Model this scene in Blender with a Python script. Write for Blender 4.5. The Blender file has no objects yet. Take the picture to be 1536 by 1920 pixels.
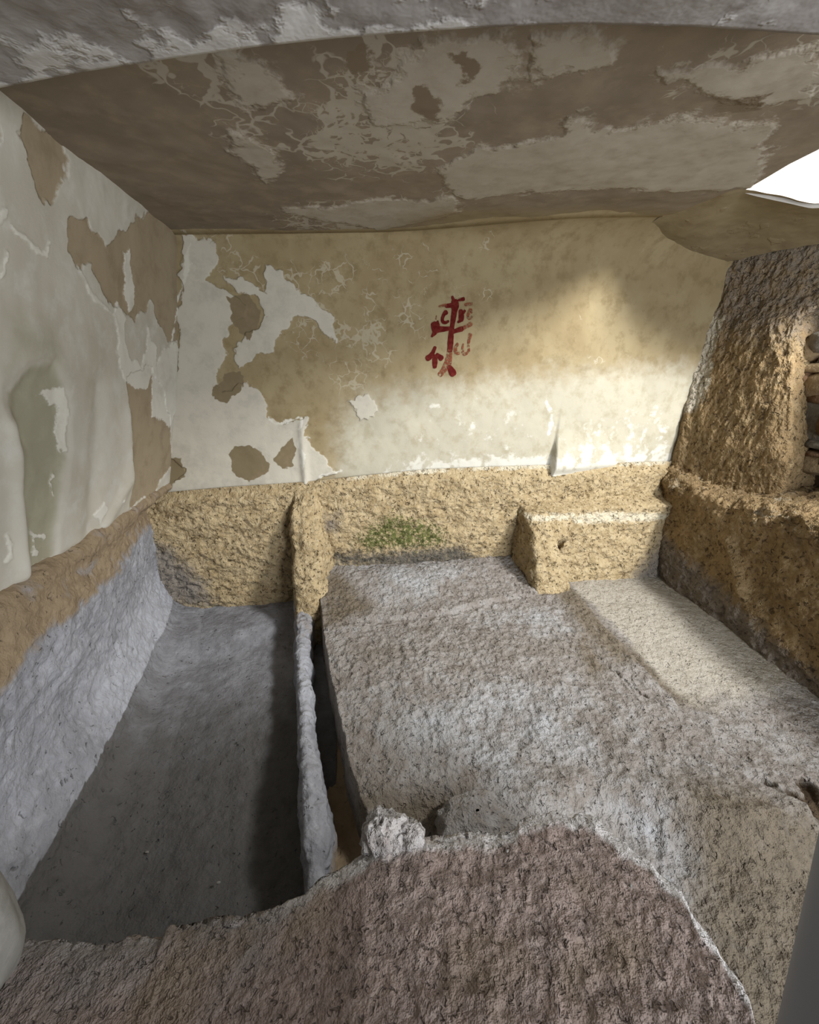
import bpy, math, random
import numpy as np

# ------------------------------------------------------------------ camera
scene = bpy.context.scene
F, CX, CY = 768.0, 768.0, 960.0            # focal length / centre in pixels of a 1536x1920 frame
YAW, PIT = math.radians(8.25), math.radians(19.4)
CAM = np.array([0.0, 0.0, 1.35])
FW = np.array([math.sin(YAW)*math.cos(PIT), math.cos(YAW)*math.cos(PIT), -math.sin(PIT)])
RT = np.array([math.cos(YAW), -math.sin(YAW), 0.0])
UP = np.cross(RT, FW)
cd = bpy.data.cameras.new('camera'); cam = bpy.data.objects.new('camera', cd)
scene.collection.objects.link(cam); scene.camera = cam
cd.sensor_fit = 'HORIZONTAL'; cd.sensor_width = 36; cd.lens = 36*F/1536; cd.clip_start = 0.01
cam.location = CAM; cam.rotation_euler = (math.pi/2 - PIT, 0, -YAW)

# ------------------------------------------------------------------ world, light, exposure
scene.view_settings.view_transform = 'Standard'
scene.view_settings.look = 'None'
scene.view_settings.gamma = 1
scene.view_settings.use_curve_mapping = False
scene.view_settings.exposure = 0.36
scene.cycles.adaptive_threshold = 0.02
scene.cycles.diffuse_bounces = 3; scene.cycles.max_bounces = 6
w = bpy.data.worlds.new('sky'); scene.world = w; w.use_nodes = True
bg = w.node_tree.nodes['Background']; bg.inputs[0].default_value = (0.80, 0.90, 1.0, 1); bg.inputs[1].default_value = 0.9

def area(name, loc, aim, sx, sy, power, col):
    l = bpy.data.lights.new(name, 'AREA'); l.shape = 'RECTANGLE'; l.size = sx; l.size_y = sy
    l.energy = power; l.color = col
    o = bpy.data.objects.new(name, l); scene.collection.objects.link(o); o.location = loc
    d = np.array(aim, float) - np.array(loc, float)
    from mathutils import Vector
    o.rotation_euler = Vector(d).to_track_quat('-Z', 'Y').to_euler()
    return o
# daylight falling in through the high window of the right hand wall
area('window_daylight', (2.85, 0.0, 3.0), (0.5, 2.3, 0.8), 0.6, 0.55, 190, (1.0, 0.985, 0.965))
# added fill light, set in an unseen doorway behind the viewer
area('rear_fill_light', (1.75, -1.85, 1.0), (-.3, 1.8, 1.3), 1.0, 1.8, 100, (0.95, 0.97, 1.0))

# ------------------------------------------------------------------ numeric helpers
def ray(x, y): return FW + RT*((x-CX)/F) - UP*((y-CY)/F)
def hit(x, y, p0, n):
    d = ray(x, y); n = np.array(n, float); t = np.dot(np.array(p0, float)-CAM, n)/np.dot(d, n)
    return CAM + d*t
def atz(x, y, z): return hit(x, y, (0, 0, z), (0, 0, 1))
def aty(x, y, Y): return hit(x, y, (0, Y, 0), (0, 1, 0))
def atx(x, y, X): return hit(x, y, (X, 0, 0), (1, 0, 0))

def _hash(i, j, k, s):
    h = (i*374761393 + j*668265263 + k*2147483647 + s*1274126177) & 0xFFFFFFFF
    h = ((h ^ (h >> 13))*1274126177) & 0xFFFFFFFF
    h = ((h ^ (h >> 16))*2246822519) & 0xFFFFFFFF
    return (h ^ (h >> 15)) & 0xFFFFFFFF
def perlin(P, seed=0):
    P = np.asarray(P, float); i = np.floor(P).astype(np.int64); f = P - i
    u = f*f*f*(f*(f*6-15)+10); out = 0
    for dx in (0, 1):
        for dy in (0, 1):
            for dz in (0, 1):
                h = _hash(i[..., 0]+dx, i[..., 1]+dy, i[..., 2]+dz, seed)
                gx = (h & 1023)/511.5-1; gy = ((h >> 10) & 1023)/511.5-1; gz = ((h >> 20) & 1023)/511.5-1
                g = gx*(f[..., 0]-dx)+gy*(f[..., 1]-dy)+gz*(f[..., 2]-dz)
                wgt = (u[..., 0] if dx else 1-u[..., 0])*(u[..., 1] if dy else 1-u[..., 1])*(u[..., 2] if dz else 1-u[..., 2])
                out = out + g*wgt
    return out
def fbm(P, size, octaves=4, seed=0, rough=0.5):
    a, t, s = 1.0, 0, 1.0/size
    for o in range(octaves):
        t = t + a*perlin(np.asarray(P)*s + 17.3*o, seed+o); a *= rough; s *= 2.03
    return t
def ridged(P, size, octaves=4, seed=0, rough=0.55):
    a, t, s = 1.0, 0, 1.0/size
    for o in range(octaves):
        t = t + a*(1-2.2*np.abs(perlin(np.asarray(P)*s + 11.7*o, seed+o))); a *= rough; s *= 2.1
    return t
def sm(a, b, x):
    t = np.clip((x-a)/(b-a), 0, 1); return t*t*(3-2*t)
def sd_line(u, v, pts):
    d = np.full(u.shape, 1e9)
    for (ax, ay), (bx, by) in zip(pts[:-1], pts[1:]):
        ex, ey = bx-ax, by-ay; L = ex*ex+ey*ey+1e-12
        t = np.clip(((u-ax)*ex+(v-ay)*ey)/L, 0, 1)
        d = np.minimum(d, np.hypot(u-ax-t*ex, v-ay-t*ey))
    return d
def sd_poly(u, v, pts):
    d = sd_line(u, v, list(pts)+[pts[0]]); ins = np.zeros(u.shape, bool)
    n = len(pts)
    for k in range(n):
        (ax, ay), (bx, by) = pts[k], pts[(k+1) % n]
        c = ((ay > v) != (by > v))
        with np.errstate(divide='ignore', invalid='ignore'):
            xx = (bx-ax)*(v-ay)/(by-ay+1e-12)+ax
        ins ^= c & (u < xx)
    return np.where(ins, -d, d)
def warp2(u, v, seed, big=.030, fine=.012):
    P = np.stack([u, v, np.zeros_like(u)], -1)
    return (u+big*fbm(P, .13, 2, seed)+fine*fbm(P, .035, 3, seed+5), v+big*fbm(P, .13, 2, seed+11)+fine*fbm(P, .035, 3, seed+17))
def polymask(u, v, polys, width):
    m = np.zeros(u.shape)
    for p in polys: m = np.maximum(m, np.clip(0.5-sd_poly(u, v, p)/(2*width), 0, 1))
    return m
def linemask(u, v, lines, half, width, vary=0):
    m = np.zeros(u.shape)
    if not np.isscalar(vary): half = half*(1+vary)
    for p in lines: m = np.maximum(m, np.clip(0.5-(sd_line(u, v, p)-half)/(2*width), 0, 1))
    return m

# ------------------------------------------------------------------ object helpers
COL = scene.collection
def tag(o, label=None, cat=None, group=None, kind=None):
    if label: o['label'] = label
    if cat: o['category'] = cat
    if group: o['group'] = group
    if kind: o['kind'] = kind
    return o
def empty(name, loc, label=None, cat=None, group=None, kind=None):
    o = bpy.data.objects.new(name, None); COL.objects.link(o); o.location = tuple(float(a) for a in loc); o.empty_display_size = 0.05
    return tag(o, label, cat, group, kind)
def mesh_obj(name, V, Q, mat, parent=None, masks=None, smooth=True, tris=None):
    V = np.asarray(V, np.float32).reshape(-1, 3)
    off = np.array(parent.location, np.float32) if parent is not None else np.zeros(3, np.float32)
    V = V - off
    Q = np.asarray(Q, np.int32)
    me = bpy.data.meshes.new(name)
    me.vertices.add(len(V)); me.vertices.foreach_set('co', V.ravel())
    k = Q.shape[1]
    me.loops.add(Q.size); me.loops.foreach_set('vertex_index', Q.ravel())
    me.polygons.add(len(Q)); me.polygons.foreach_set('loop_start', np.arange(0, Q.size, k, dtype=np.int32))
    me.update(calc_edges=True)
    if smooth: me.polygons.foreach_set('use_smooth', np.ones(len(Q), bool))
    for nm, a in (masks or {}).items():
        at = me.attributes.new(nm, 'FLOAT', 'POINT'); at.data.foreach_set('value', np.asarray(a, np.float32).ravel())
    me.validate()
    if mat: me.materials.append(mat)
    o = bpy.data.objects.new(name, me); COL.objects.link(o)
    if parent is not None: o.parent = parent
    return o
def quads(n, m, wrap=False):
    i = np.arange(n*m).reshape(n, m)
    if wrap: i = np.concatenate([i, i[:1]], 0)
    return np.stack([i[:-1, :-1], i[1:, :-1], i[1:, 1:], i[:-1, 1:]], -1).reshape(-1, 4)
def normals(P):
    du = np.gradient(P, axis=0); dv = np.gradient(P, axis=1)
    n = np.cross(du, dv); return n/(np.linalg.norm(n, axis=-1, keepdims=True)+1e-12)
def toward(N, d):      # make the normals face direction d
    s = np.sign((N*np.array(d, float)).sum(-1).mean()); return N*(s if s else 1)
def grid(name, P, mat, parent=None, masks=None, face=(0, -1, 0), wrap=False):
    n, m = P.shape[:2]; q = quads(n, m, wrap)
    N = normals(P)
    if (N*np.array(face, float)).sum(-1).mean() < 0: q = q[:, ::-1]
    return mesh_obj(name, P, q, mat, parent, masks)

# ------------------------------------------------------------------ materials
ALB = .74                                              # dims every colour so less light bounces into the shadows
def lin(r, g, b):
    f = lambda c: (c/255/12.92 if c/255 <= .04045 else ((c/255+.055)/1.055)**2.4)
    return (f(r)*ALB, f(g)*ALB, f(b)*ALB, 1)
class NT:
    def __init__(s, name):
        s.m = bpy.data.materials.new(name); s.m.use_nodes = True; s.t = s.m.node_tree; s.n = s.t.nodes
        s.b = s.n['Principled BSDF']
        s.co = s.n.new('ShaderNodeTexCoord').outputs['Object']
    def lk(s, a, b): s.t.links.new(a, b)
    def noise(s, scale, detail=4, rough=.55, dist=0.0, co=None):
        n = s.n.new('ShaderNodeTexNoise'); n.inputs['Scale'].default_value = scale; n.inputs['Detail'].default_value = detail
        n.inputs['Roughness'].default_value = rough; n.inputs['Distortion'].default_value = dist
        s.lk(co or s.co, n.inputs['Vector']); return n.outputs['Fac']
    def vor(s, scale, feat='DISTANCE_TO_EDGE', co=None):
        n = s.n.new('ShaderNodeTexVoronoi'); n.feature = feat; n.inputs['Scale'].default_value = scale
        s.lk(co or s.co, n.inputs['Vector']); return n.outputs['Distance']
    def math(s, op, a, b=None, clamp=False):
        n = s.n.new('ShaderNodeMath'); n.operation = op; n.use_clamp = clamp
        for i, x in enumerate((a, b)):
            if x is None: continue
            if isinstance(x, (int, float)): n.inputs[i].default_value = x
            else: s.lk(x, n.inputs[i])
        return n.outputs[0]
    def rng(s, x, a, b, c=0.0, d=1.0):
        n = s.n.new('ShaderNodeMapRange'); n.interpolation_type = 'SMOOTHSTEP'
        s.lk(x, n.inputs[0])
        for i, v in enumerate((a, b, c, d)): n.inputs[i+1].default_value = v
        return n.outputs[0]
    def attr(s, name):
        n = s.n.new('ShaderNodeAttribute'); n.attribute_name = name; return n.outputs['Fac']
    def mix(s, f, a, b):
        n = s.n.new('ShaderNodeMix'); n.data_type = 'RGBA'
        if isinstance(f, (int, float)): n.inputs[0].default_value = f
        else: s.lk(f, n.inputs[0])
        for i, x in ((6, a), (7, b)):
            if isinstance(x, tuple): n.inputs[i].default_value = x
            else: s.lk(x, n.inputs[i])
        return n.outputs[2]
    def stretch(s, sx, sy, sz):
        n = s.n.new('ShaderNodeMapping'); n.inputs['Scale'].default_value = (sx, sy, sz); s.lk(s.co, n.inputs[0]); return n.outputs[0]
    def warp(s, scale, amt):
        n = s.n.new('ShaderNodeTexNoise'); n.inputs['Scale'].default_value = scale; n.inputs['Detail'].default_value = 2
        s.lk(s.co, n.inputs['Vector'])
        a = s.n.new('ShaderNodeVectorMath'); a.operation = 'SCALE'; a.inputs['Scale'].default_value = amt; s.lk(n.outputs['Color'], a.inputs[0])
        b = s.n.new('ShaderNodeVectorMath'); b.operation = 'ADD'; s.lk(s.co, b.inputs[0]); s.lk(a.outputs[0], b.inputs[1]); return b.outputs[0]

def stone(name, c1, c2, nscale=6, c3=None, layers=(), bumps=((60, .5), (18, .5)), dist=0.008, pits=None, rough=.95, grainco=None, lace=None, strength=.6):
    """base: two colours by noise, third as mottling; layers: (attr, colour, colour2, noise scale, noise amount, edge softness, bump)"""
    s = NT(name)
    col = s.mix(s.rng(s.noise(nscale, 4, .6), .36, .64), c1, c2)
    tonefac = s.rng(s.noise(nscale*3.7, 4, .65), .45, .72)
    if c3: col = s.mix(s.math('MULTIPLY', tonefac, .8), col, c3)
    h = None
    def addh(x, k):
        nonlocal h
        x = s.math('MULTIPLY', x, k); h = x if h is None else s.math('ADD', h, x)
    sc0 = sorted(b[0] for b in bumps)[len(bumps)//2]
    addh(s.noise(sc0*.5, 4, .72), 1.6*sum(b[1] for b in bumps)/len(bumps)*1.6)
    shared = {}
    def mnoise(sc):
        k = 12 if sc < 12 else 22 if sc < 28 else 46
        if k not in shared: shared[k] = s.noise(k, 3, .62)
        return shared[k]
    if pits:
        sc, thr, k, pc = pits
        p = s.rng(s.noise(sc*.8, 2, .65, .5), thr, thr+.12)
        addh(p, -k); col = s.mix(s.math('MULTIPLY', p, .6), col, pc)
    if lace:
        a, sc, c = lace
        v = s.vor(sc, co=s.warp(sc*1.1, 1.6/sc)); v2 = s.vor(sc*2.3, co=s.warp(sc*2.6, .8/sc))
        n = s.noise(sc*.5, 3, .6)
        g = s.attr(a)
        n = s.math('ADD', s.math('MULTIPLY', s.math('SUBTRACT', n, .5), 2.0), .5)
        t1 = s.math('MULTIPLY', s.math('SUBTRACT', s.math('ADD', g, n), .80), .24)      # line thickness grows with the mask
        l1 = s.rng(s.math('SUBTRACT', t1, v), -.004, .045)
        t2 = s.math('MULTIPLY', s.math('SUBTRACT', s.math('ADD', g, s.noise(sc*1.1, 2)), 1.05), .30)
        l2 = s.rng(s.math('SUBTRACT', t2, v2), -.004, .06)
        l = s.math('MAXIMUM', l1, l2)
        col = s.mix(s.math('MULTIPLY', l, .7), col, c)
    for a, ca, cb, sc, amp, soft, bk in layers:
        m = s.math('ADD', s.attr(a), s.math('MULTIPLY', s.math('SUBTRACT', mnoise(sc), .5), amp))
        # the mask must be there before the noise can eat into its edge
        m = s.rng(m, .5-soft, .5+soft)
        cc = s.mix(tonefac, ca, cb) if cb else ca
        col = s.mix(m, col, cc)
        if bk and a in ('pale', 'brown') and len(bumps) == 3 and dist < .011: addh(m, bk)
    b = s.n.new('ShaderNodeBump'); b.inputs['Strength'].default_value = strength; b.inputs['Distance'].default_value = dist
    s.lk(h, b.inputs['Height']); s.lk(b.outputs[0], s.b.inputs['Normal'])
    s.lk(col, s.b.inputs['Base Color']); s.b.inputs['Roughness'].default_value = rough
    s.b.inputs['Specular IOR Level'].default_value = .25
    return s.m

PALE = lin(206, 199, 178); PALE2 = lin(192, 186, 168)
BROWN = lin(162, 145, 110); BROWN2 = lin(148, 129, 96)
M_back = stone('plaster_back', BROWN, lin(172, 157, 122), 4.0, lin(144, 127, 93),
    layers=(('tone', lin(198, 192, 172), lin(184, 176, 152), 5, .7, .32, 0),
            ('pale', lin(212, 206, 190), lin(198, 193, 178), 22, .5, .05, 1.0),
            ('hole', lin(138, 124, 96), lin(148, 131, 104), 18, .35, .07, -.8),
            ('white', lin(228, 225, 212), None, 45, .9, .2, .5)),
    bumps=((90, .10), (25, .25), (7, .4)), dist=.006, lace=('lace', 13, lin(200, 190, 165)))
M_left = stone('plaster_left', lin(214, 210, 197), lin(202, 197, 182), 3.0, lin(220, 218, 210),
    layers=(('brown', lin(174, 159, 133), lin(158, 142, 117), 14, .45, .08, -1.0),
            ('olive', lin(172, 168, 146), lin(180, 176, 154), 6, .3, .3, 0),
            ('white', lin(230, 227, 216), lin(218, 214, 202), 30, .8, .12, .8)),
    bumps=((80, .10), (22, .2), (6, .4)), dist=.006)
M_ceil = stone('plaster_ceiling', lin(152, 138, 119), lin(140, 127, 110), 3.0, lin(161, 146, 124),
    layers=(('pale', lin(188, 179, 163), lin(175, 165, 148), 16, 1.1, .16, .8),
            ('warm', lin(158, 143, 112), lin(148, 132, 104), 5, .3, .35, 0),
            ('hole', lin(136, 121, 101), None, 40, .8, .10, -.8)),
    bumps=((70, .10), (20, .25), (6, .4)), dist=.006, lace=('lace', 10, lin(198, 190, 173)))
M_soffit = stone('plaster_soffit', lin(184, 180, 176), lin(166, 160, 156), 4.5, lin(146, 138, 134),
    layers=(('pale', lin(226, 224, 221), lin(206, 203, 200), 18, .9, .14, .9),),
    bumps=((60, .15), (18, .5), (6, .7)), dist=.010)
M_rock = stone('hewn_rock', lin(194, 174, 136), lin(170, 149, 112), 12, lin(208, 192, 158),
    layers=(('grey', lin(150, 142, 132), lin(128, 120, 112), 14, .6, .25, 0),
            ('moss', lin(98, 104, 56), lin(132, 126, 80), 40, 1.8, .2, 0),
            ('soot', lin(96, 92, 84), lin(126, 118, 104), 30, .9, .25, 0),
            ('white', lin(222, 212, 186), None, 40, .8, .15, .3),
            ('crack', lin(96, 78, 56), None, 60, .9, .25, -1.5)),
    bumps=((95, .35), (38, .7), (14, .6)), dist=.020, pits=(60, .59, .9, lin(112, 92, 64)), strength=.95)
M_rockr = stone('hewn_rock_right', lin(162, 137, 100), lin(138, 116, 82), 6, lin(178, 157, 120),
    layers=(('grey', lin(140, 130, 118), lin(112, 102, 94), 14, .6, .25, 0),
            ('white', lin(200, 190, 170), None, 50, 1.0, .2, .6)),
    bumps=((80, .5), (30, .8), (12, .7)), dist=.022, pits=(50, .59, .9, lin(92, 72, 50)), strength=.95)
M_bank = stone('trough_rock', lin(166, 168, 175), lin(148, 149, 155), 5, lin(182, 184, 191),
    layers=(('earth_shade', lin(158, 140, 114), lin(142, 124, 100), 14, .8, .3, 0),
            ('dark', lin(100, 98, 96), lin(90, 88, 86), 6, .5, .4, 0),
            ('pale', lin(190, 193, 201), None, 20, .8, .35, 0),
            ('crack', lin(70, 58, 46), None, 60, .5, .15, -2.0)),
    bumps=((90, .35), (32, .6), (10, .5)), dist=.015, pits=(52, .64, .6, lin(106, 102, 102)), strength=.8)
M_floor = stone('bench_rock', lin(162, 157, 152), lin(144, 136, 128), 6, lin(174, 171, 168),
    layers=(('earth_shade', lin(128, 117, 101), lin(108, 99, 86), 12, .9, .35, 0),
            ('pale', lin(188, 190, 193), lin(176, 177, 178), 16, .9, .4, 0),
            ('smooth', lin(188, 181, 168), lin(174, 165, 150), 10, .7, .3, 0),
            ('crack', lin(84, 69, 52), None, 60, .6, .25, -1.5)),
    bumps=((85, .6), (42, .9), (14, .4)), dist=.018, pits=(62, .60, .7, lin(106, 98, 90)), strength=.9)
M_sill = stone('sill_rock', lin(164, 147, 139), lin(142, 127, 120), 15, lin(184, 169, 161),
    layers=(('pale', lin(214, 211, 209), lin(196, 191, 188), 18, .6, .2, .3),
            ('grey', lin(140, 134, 130), lin(124, 116, 114), 10, .5, .3, 0),
            ('earth_shade', lin(146, 130, 110), lin(132, 116, 98), 9, .6, .35, 0)),
    bumps=((110, .8), (52, .9), (16, .3)), dist=.015, pits=(84, .58, .7, lin(92, 78, 70)), strength=.9)
M_jamb = stone('jamb_stone', lin(150, 148, 142), lin(138, 136, 130), 8, lin(160, 158, 154), bumps=((60, .2), (20, .4)), dist=.006)
M_rubble = [stone('rubble_%s' % n, a, b, 14, c, bumps=((70, .4), (24, .7)), dist=.012) for n, a, b, c in
    (('grey', lin(138, 132, 120), lin(116, 110, 100), lin(152, 146, 134)), ('tan', lin(168, 148, 116), lin(150, 128, 98), lin(184, 166, 136)),
     ('brown', lin(136, 108, 82), lin(116, 90, 68), lin(150, 124, 96)))]
M_mortar = stone('mortar', lin(112, 94, 72), lin(96, 80, 62), 12, bumps=((50, .6), (16, .8)), dist=.02)
M_white = stone('white_reveal', lin(240, 238, 232), lin(232, 228, 220), 8, bumps=((40, .3), (14, .5)), dist=.006)
M_moss = stone('moss_tufts', lin(84, 96, 46), lin(108, 114, 62), 60, bumps=((120, .5),), dist=.004)
M_dark = stone('bedrock', lin(132, 120, 106), lin(118, 106, 94), 4, bumps=((30, .5), (9, .6)), dist=.02)
M_pillar = M_rock

def paint_mat(name, c1, c2, keep):
    s = NT(name)
    col = s.mix(s.rng(s.noise(55, 4, .6), .4, .62), c1, c2)
    s.lk(col, s.b.inputs['Base Color']); s.b.inputs['Roughness'].default_value = .9; s.b.inputs['Specular IOR Level'].default_value = .15
    a = s.rng(s.math('ADD', s.noise(85, 4, .65), keep), .46, .66)
    s.lk(a, s.b.inputs['Alpha'])
    return s.m
M_red = paint_mat('red_paint', lin(96, 22, 18), lin(112, 40, 32), .30)
M_fade = paint_mat('faded_paint', lin(150, 92, 66), lin(132, 70, 50), .10)

def post_mat():
    s = NT('painted_metal')
    s.b.inputs['Base Color'].default_value = lin(168, 172, 182); s.b.inputs['Metallic'].default_value = .1; s.b.inputs['Roughness'].default_value = .6
    b = s.n.new('ShaderNodeBump'); b.inputs['Strength'].default_value = .1; s.lk(s.noise(60), b.inputs['Height']); s.lk(b.outputs[0], s.b.inputs['Normal'])
    return s.m
M_post = post_mat()

# ------------------------------------------------------------------ the chamber's big planes
YB = 2.55                                              # plastered back wall
def ceil_z(x): return 1.985+.047*(np.asarray(x, float)+.8)
def left_x(z): return -.80-(2.0-np.asarray(z, float))*.215
LN = np.array([1.0, 0.0, -.215]); LP = np.array([-.80, 0, 2.0])
def Bp(l): return [(p[0], p[2]) for p in (aty(x, y, YB) for x, y in l)]          # pixel list -> back wall (x, z)
def Lp(l): return [(p[1], p[2]) for p in (hit(x, y, LP, LN) for x, y in l)]      # -> left wall (y, z)
def ceil_hit(x, y):
    z = 2.05
    for _ in range(12): p = atz(x, y, z); z = float(ceil_z(min(p[0], 2.4)))
    return p
def Cp(l): return [(p[0], p[1]) for p in (ceil_hit(x, y) for x, y in l)]      # -> ceiling (x, y)
def Fp(l, z=0.0): return [(p[0], p[1]) for p in (atz(x, y, z) for x, y in l)]    # -> level z (x, y)

# ---- back wall (plaster) --------------------------------------------------------------
edge = np.array(Bp([(285, 930), (420, 918), (570, 908), (680, 896), (800, 884), (900, 880), (1020, 876), (1150, 872), (1275, 868), (1365, 866)]))
def plaster_edge(x): return np.interp(x, edge[:, 0], edge[:, 1])
def back_relief(x, z):
    P = np.stack([x, np.zeros_like(x), z], -1)
    d = .020*fbm(P, .75, 3, 3) + .006*fbm(P, .16, 3, 7)
    # upright ridge of plaster
    r = sd_line(x, z, Bp([(566, 785), (568, 830), (574, 908)])); d = d + .016*np.exp(-(r/.022)**2)*sm(1.12, .95, z)
    # step of the plaster, proud on its right side, deeper towards its foot
    xs = np.interp(z, [.70, .95, 1.15], [1.315, 1.345, 1.36])
    k = sm(-.004, .010, x-xs)*sm(.75, .0, x-xs)
    d = d + k*(.075*sm(.98, .70, z)+.012*sm(1.25, .8, z))
    return d
def build_back():
    xs = np.linspace(-1.45, 2.62, 620); n = len(xs)
    zc = ceil_z(xs); r = .03+.21*sm(.1, 1.4, xs)
    z0 = plaster_edge(xs)-.05
    t = np.linspace(0, 1, 270)
    P = np.zeros((n, len(t), 3))
    for i, x in enumerate(xs):
        a = zc[i]-r[i]-z0[i]; L = a+r[i]*math.pi/2; s = t*L
        flat = s <= a; ang = np.clip((s-a)/r[i], 0, math.pi/2)
        P[i, :, 0] = x
        P[i, :, 1] = np.where(flat, YB, YB-r[i]*(1-np.cos(ang)))
        P[i, :, 2] = np.where(flat, z0[i]+s, zc[i]-r[i]+r[i]*np.sin(ang))
    u, v = P[..., 0].copy(), P[..., 2].copy(); u0, v0 = u, v
    u, v = warp2(u, v, 500, .030, .020)
    pale = polymask(u, v, [Bp(p) for p in (
        [(345, 440), (400, 455), (407, 495), (385, 525), (425, 545), (452, 560), (462, 585), (432, 612), (414, 640), (426, 662), (404, 700), (418, 735), (452, 715), (486, 732), (500, 758), (505, 784), (536, 796), (572, 782), (580, 832), (604, 856), (632, 886), (560, 912), (420, 918), (300, 930), (350, 878), (300, 846), (330, 740), (338, 600)],
        [(500, 498), (528, 504), (548, 540), (585, 556), (604, 582), (628, 594), (632, 645), (606, 628), (590, 600), (556, 592), (528, 622), (512, 662), (482, 668), (445, 690), (436, 652), (470, 622), (498, 600), (482, 560), (440, 540), (415, 516), (458, 522), (492, 548)],
        [(655, 752), (690, 738), (708, 758), (696, 782), (672, 792)])], .035)
    hole = polymask(u, v, [Bp(p) for p in (
        [(428, 860), (440, 838), (470, 830), (500, 852), (508, 872), (495, 890), (462, 900), (434, 886)],
        [(516, 866), (530, 836), (552, 818), (556, 850), (548, 874), (530, 880)],
        [(402, 720), (425, 700), (448, 696), (452, 722), (425, 755), (404, 750)],
        [(300, 862), (338, 858), (350, 890), (320, 905), (296, 905)],
        [(425, 560), (460, 545), (488, 590), (470, 640), (440, 610)])], .02)
    u, v = u0, v0
    tone = sm(1.55, 1.02, v + .10*(u-.6)*(u < .6)*-1 - .06*(u-.6)*(u > .6)) * sm(-.35, .15, u)
    tone = tone*.75 + .18*polymask(u, v, [Bp([(640, 850), (800, 740), (1000, 700), (1280, 690), (1290, 880), (640, 900)])], .12)
    foot = v-plaster_edge(u)
    nb = fbm(np.stack([u, v, u*0], -1), .08, 4, 520)
    white = (.62+.7*nb)*sm(.15, .0, foot)*sm(-.1, .5, u)+(.30+.8*nb)*polymask(u, v, [Bp([(1050, 800), (1200, 740), (1270, 790), (1270, 868), (1050, 870)])], .12)+(.15+.7*nb)*polymask(u, v, [Bp([(800, 760), (1000, 740), (1040, 870), (700, 880)])], .12)
    u, v = warp2(u, v, 530, .02, .012)
    white = np.maximum(white, linemask(u, v, [Bp(l) for l in ([(566, 785), (564, 830), (574, 908)], [(1026, 745), (1036, 780), (1030, 815)], [(355, 455), (350, 520), (325, 590)], [(808, 760), (822, 758)], [(505, 785), (520, 795), (560, 783)], [(600, 895), (640, 880)])], .007, .012, 2.2*nb))
    u, v = u0, v0
    lace = .50*polymask(u, v, [Bp(p) for p in ([(400, 470), (620, 480), (860, 470), (870, 560), (700, 720), (560, 700), (430, 560)],)], .2)
    lace = np.maximum(lace, .42*polymask(u, v, [Bp([(800, 740), (960, 720), (1280, 700), (1280, 860), (830, 870)])], .15))
    lace = lace+.5*fbm(np.stack([u, v, u*0], -1), .22, 3, 540)*(lace > .02)
    P[..., 1] -= back_relief(u, np.minimum(v, 1.9))*sm(0, .04, zc[:, None]-v+.02) + .004*(pale > .5)
    # rounded lower lip
    P[..., 1] += .03*sm(.02, -.05, foot)
    P[:, -3:, 1] -= np.array([.0, .04, .09])[None]; P[:, -3:, 2] += np.array([.0, .008, .03])[None]-.006
    return grid('wall_back', P, M_back, masks=dict(pale=pale, hole=hole, tone=tone, white=white, lace=lace))
wall_back = build_back(); tag(wall_back, 'pale flaking plaster wall at the back, bearing a red painted cross', kind='structure')

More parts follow.
